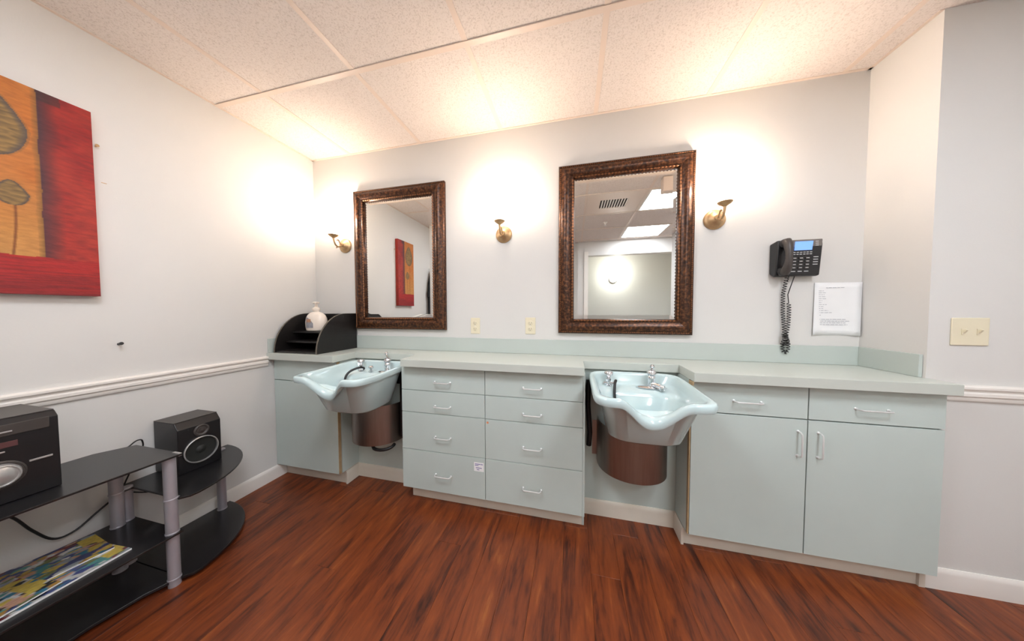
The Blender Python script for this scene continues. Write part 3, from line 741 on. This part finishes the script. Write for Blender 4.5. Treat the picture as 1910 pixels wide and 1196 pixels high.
MB().tube([(0, -1.775, 1.82), (.03, -1.775, 1.81), (.05, -1.775, 1.80), (.058, -1.775, 1.815)], .004, 8).build('hook', WIRE, t)

# ------------------------------------------------------------------ media stand
ZT, ZM, ZL, ZB = .576, .383, .234, .030
t = thing('media_stand', (.22, -1.2, 0), 'black glass media stand with grey tube legs along the left wall', 'stand')
def arcpts(y_end):
    P = [(.02, -1.0), (.405, -1.0)]
    for i in range(1, 17):
        a = pi/2*i/16
        P.append((.02+.415*cos(a)*1.0 if i < 16 else .02, -.985+.37*sin(a)))
    P[2:2] = [(.43, -.975)]
    return P
TH = .008
MB().prism([(.045, -1.08), (.10, -.985), (.413, -.985), (.413, -1.67), (.10, -1.67), (.045, -1.58)], ZT-TH, ZT).build('top_shelf', GLASSB, t, bevel=.0015)
MB().prism(arcpts(0), ZM-TH, ZM).build('side_shelf', GLASSB, t, bevel=.0015)
MB().prism([(.045, -.99), (.41, -.99), (.41, -1.67), (.045, -1.67)], ZL-TH, ZL).build('lower_shelf', GLASSB, t, bevel=.0015)
MB().prism(arcpts(0), ZB-.012, ZB).build('base_shelf', GLASSB, t, bevel=.0015)
MB().prism([(.045, -1.003), (.40, -1.003), (.36, -1.09), (.34, -1.2), (.335, -1.67), (.045, -1.67)], ZB-.012, ZB).build('base_shelf', GLASSB, t, bevel=.0015)
for (lx, ly, za, zb) in ((.383, -1.012, 0, ZT-TH), (.383, -1.64, 0, ZT-TH), (.075, -1.012, 0, ZM-TH), (.095, -1.045, 0, ZT-TH), (.075, -1.62, 0, ZT-TH), (.06, -.672, 0, ZM-TH)):
    prev = za
    for zz in sorted([z_ for z_ in (ZB, ZL, ZM) if za < z_ < zb])+[zb]:
        pass
    l = MB().lathe((lx, ly, za), [(.0195, 0), (.0195, zb-za)], 24).build('leg', LEG, t)
    for zz in (ZB, ZL, ZM):
        if zz < zb+.02 and not (zz == ZL and ly > -.9): MB().lathe((lx, ly, zz), [(.0212, 0), (.0212, .004), (.0197, .006)], 24).build('collar', LEG, l)
# metal end caps on the shelf corners
for (x_, y_, z_) in ((.395, -.992, ZT+.0002), (.375, -.995, ZM+.0002)):
    B(x_-.028, x_+.016, y_-.004, y_+.006, z_-TH-.002, z_+.0015).build('corner_clip', SILV, t)

# cables
def cable(pts, r, label, name='power_cable'):
    q = []
    for i in range(len(pts)-1):
        a, b_, c_, d_ = (Vector(pts[max(0, i-1)]), Vector(pts[i]), Vector(pts[i+1]), Vector(pts[min(len(pts)-1, i+2)]))
        for s in range(6):
            u = s/6; q.append(tuple(.5*((2*b_)+(c_-a)*u+(2*a-5*b_+4*c_-d_)*u*u+(3*b_-a-3*c_+d_)*u**3)))
    q.append(tuple(pts[-1]))
    return tag(MB().tube(q, r, 8).build(name, BLACKR, loc=pts[0]), label, 'cable')
cable([(.03, -1.34, .60), (.03, -1.30, .47), (.03, -1.252, .427), (.03, -1.215, .344), (.03, -1.174, .275), (.03, -1.127, .27), (.03, -1.074, .308), (.03, -1.02, .345), (.025, -.97, .36), (.016, -.9, .33)], .004, 'black power cable sagging behind the stand between its shelves')
cable([(.06, -1.02, .562), (.05, -.99, .562), (.045, -.97, .574), (.04, -.955, .577), (.03, -.94, .565), (.024, -.94, .52), (.02, -.98, .42), (.016, -1.0, .36)], .0028, 'thin cable loop behind the far end of the top shelf', 'thin_cable')
cable([(.016, -1.0, .35), (.018, -.93, .30), (.018, -.85, .27), (.018, -.76, .30), (.02, -.70, .34), (.026, -.695, .29), (.03, -.70, .24)], .0028, 'thin cable sagging below the speaker shelf against the wall', 'thin_cable')

# speaker on the side shelf
t = thing('bookshelf_speaker', (.10, -.815, ZM), 'small black speaker with silver ring on the curved side shelf', 'speaker')
MB().prism([(.015, ZM+.001), (.19, ZM+.001), (.19, ZM+.225), (.165, ZM+.258), (.015, ZM+.258)], -.897, -.735, 'y').build('cabinet', BLKP, t, bevel=.003)
B(.0155, .166, -.8965, -.7355, ZM+.2585, ZM+.2605).build('lit_top_face', BLKT, t)  # paler sheet, light reflected by the speaker top painted in
MB().lathe((.190, -.816, ZM+.098), [(.064, 0), (.066, .003), (.066, .008), (.062, .010), (.0605, .006), (.0605, 0)], 48, (1, 0, 0), sy=1).build('woofer_ring', SILV, t)
MB().lathe((.190, -.816, ZM+.098), [(.060, .0005), (.058, .004), (.05, .002), (.02, -.004+.006), (.018, .004), (0, .009)], 40, (1, 0, 0)).build('woofer_cone', mat('speaker_cone', (30, 32, 30), .6, noise=.2, nscale=200), t)
MB().lathe((.190, -.812, ZM+.196), [(.029, 0), (.030, .003), (.024, .006), (.018, .002), (.009, .003), (.008, .007), (0, .009)], 32, (1, 0, 0), sx=1).build('tweeter', BLKT, t)

# compact stereo on the top shelf
sx0, sx1, sy0, sy1, sz0, sz1 = .06, .300, -1.455, -1.228, ZT+.001, .848
t = thing('compact_stereo', (.18, -1.34, ZT), 'black compact stereo with silver volume dial on the top shelf', 'stereo')
MB().prism([(sx0, sz0), (sx1, sz0), (sx1, sz1-.018), (sx1-.02, sz1), (sx0, sz1)], sy0, sy1, 'y').build('case', BLKP, t, bevel=.003)
B(sx0+.002, sx1-.022, sy0+.001, sy1-.001, sz1+.0002, sz1+.002).build('lit_top_face', BLKT, t)  # same paler sheet, light on the case top put into its colour
dc = (.300, -1.3335, .672)
MB().lathe(dc, [(.046, 0), (.046, .003), (.042, .005), (.041, .004)], 40, (1, 0, 0)).build('dial_surround', BLKT, t)
MB().lathe(dc, [(.037, 0), (.037, .010), (.034, .016), (.031, .017), (.029, .014), (.026, .016), (.02, .019), (0, .020)], 40, (1, 0, 0)).build('volume_dial', SILV, t)
B(.300, .3045, -1.284, -1.243, .692, .698).build('silver_bar', SILV, t, bevel=.001)
B(.300, .3045, -1.345, -1.308, .806, .811).build('disc_drawer_button', SILV, t, bevel=.001)
B(.300, .3035, -1.336, -1.321, .743, .7475).build('power_button', SILV, t, bevel=.001)
B(.2985, .302, -1.42, -1.245, .795, .832).build('disc_drawer', BLKT, t, bevel=.0015)
B(.2995, .3015, -1.36, -1.30, .758, .776).build('display', REDDISP, t)

# magazines on the lower shelf
def cover(seed, base, pal):
    r_ = random.Random(seed); pts = [(r_.random(), r_.random(), r_.choice(pal), r_.uniform(.03, .085)) for _ in range(110)]
    def fn(u, v):
        c = base; best = 9
        for (a, b_, col, rad) in pts:
            d = math.hypot(u-a, (v-b_)*.7)/rad
            if d < 1 and d < best: best = d; c = col
        if v > .84 and .08 < u < .92 and vnoise(u*16, v*9, seed) > .38: c = pal[0]
        g = sum(c)/3; c = mixc(c, (g*.9, g*.9, g*.9), .35)
        return mixc(c, (60, 60, 64), .3*vnoise(u*50, v*60, seed+1))
    return fn
PAL = [(238, 196, 40), (206, 140, 32), (30, 128, 168), (64, 160, 150), (224, 150, 110), (56, 72, 150), (224, 222, 214), (34, 40, 44), (120, 130, 60), (140, 40, 50), (150, 160, 168)]
def magazine(cx, cy, z, ang, th, seed, base, label, w_=.205, h_=.275):
    t = thing('magazine', (cx, cy, z), label, 'magazine')
    A = radians(ang); u = Vector((cos(A), sin(A), 0)); v = Vector((-sin(A), cos(A), 0)); c0 = Vector((cx, cy, 0))
    P = [c0-u*w_/2-v*h_/2, c0+u*w_/2-v*h_/2, c0+u*w_/2+v*h_/2, c0-u*w_/2+v*h_/2]
    MB().prism([(p.x, p.y) for p in P], z, z+th).build('pages', PAPER, t)
    picture(tuple(P[0]+Vector((0, 0, z+th+.0004))), tuple(u*w_), tuple(v*h_), 50, 66, cover(seed, base, PAL)).build('cover', PRINT, t, hard=True)
magazine(.245, -1.262, ZL+.0006, 4, .006, 11, (206, 206, 200), 'magazine with many small pictures, lowest, at the front edge of the lower shelf', .22, .30)
magazine(.165, -1.245, ZL+.0075, -6, .004, 23, (48, 62, 128), 'blue covered magazine with yellow title, on the wall side of the pile', .2, .27)
magazine(.26, -1.40, ZL+.0122, 10, .004, 31, (214, 214, 210), 'white based magazine at the left end of the pile, at the frame edge', .2, .27)

# ------------------------------------------------------------------ ceiling fittings seen in the right mirror, plus one added fill light at left
for i, (x, y, lab) in enumerate(((2.811, -1.2035, 'bright ceiling light panel nearer the mirror, seen in the right mirror'), (2.811, -2.4235, 'second bright ceiling light panel near the rear wall, seen in the right mirror'), (.981, -1.2035, 'added unseen fill light panel over the left half of the room, above the stand'))):
    t = thing('ceiling_light', (x+G/2, y-G/2, H), lab, 'ceiling light', 'ceiling light panels')
    a, b_, c_, d_ = x+.014, x+G-.014, y-G+.014, y-.014
    MB().box(a, b_, c_, c_+.02, H-.001, H+.012).box(a, b_, d_-.02, d_, H-.001, H+.012).box(a, a+.02, c_+.02, d_-.02, H-.001, H+.012).box(b_-.02, b_, c_+.02, d_-.02, H-.001, H+.012).build('frame', TRIM, t)
    B(a+.02, b_-.02, c_+.02, d_-.02, H+.002, H+.008).build('diffuser', PANEL, t, hard=True)
t = thing('air_vent', (2.506, -1.5085, H), 'white ceiling air vent with slats, seen in the right mirror', 'vent')
a, b_, c_, d_ = 2.201+.014, 2.811-.014, -1.8135+.014, -1.2035-.014
MB().box(a, b_, c_, -1.62, H-.001, H+.008).box(a, b_, -1.38, d_, H-.001, H+.008).box(a, 2.36, -1.62, -1.38, H-.001, H+.008).box(2.65, b_, -1.62, -1.38, H-.001, H+.008).build('frame', TEE, t)
B(2.36, 2.65, -1.62, -1.38, H+.008, H+.0115).build('backing', DARK, t)
for k in range(10):
    x_ = 2.375+k*.029
    MB().prism([(x_, H-.002), (x_+.016, H+.006), (x_+.018, H+.004), (x_+.002, H-.004)], -1.619, -1.381, 'y').build('slat', TRIM, t)
t = thing('sprinkler', (2.49, -2.14, H), 'small sprinkler head on the ceiling, seen in the right mirror', 'sprinkler')
MB().lathe((2.49, -2.14, H), [(.03, 0), (.03, -.004), (.016, -.008), (.012, -.02), (.006, -.03), (0, -.03)], 20).build('escutcheon', TRIM, t)
MB().lathe((2.49, -2.14, H-.045), [(.016, 0), (.018, .002), (.004, .004), (.004, .018), (0, .018)], 14).build('deflector', WIRE, t)
t = thing('emergency_light', (2.93, -.98, 2.30), 'beige box hanging from the ceiling, seen at the top right of the right mirror', 'box')
B(2.86, 3.03, -1.03, -.95, 2.28, H-.004).build('housing', BOXP, t, bevel=.006)
B(2.865, 3.025, -1.033, -1.0302, 2.335, 2.341).build('seam', mat('seam_pink', (190, 150, 138), .5), t)
t = thing('wall_lamp', (2.891, -4.3, 1.85), 'round white wall lamp in the hall, seen in the right mirror', 'lamp')
MB().lathe((2.891, -4.3, 1.875), [(.085, 0), (.085, .02), (.075, .03), (0, .032)], 32, (0, 1, 0)).build('base', TRIM, t)
MB().lathe((2.891, -4.27, 1.875), [(.076, 0), (.072, .03), (.055, .055), (.028, .068), (0, .07)], 32, (0, 1, 0)).build('globe', GLOBE, t)
ld = bpy.data.lights.new('globe_bulb', 'POINT'); ld.energy = GLOBE_W; ld.color = (1, .97, .9); ld.shadow_soft_size = .08
lo = bpy.data.objects.new('globe_bulb', ld); scene.collection.objects.link(lo); lo.parent = t; lo.location = (.03, .25, .12)
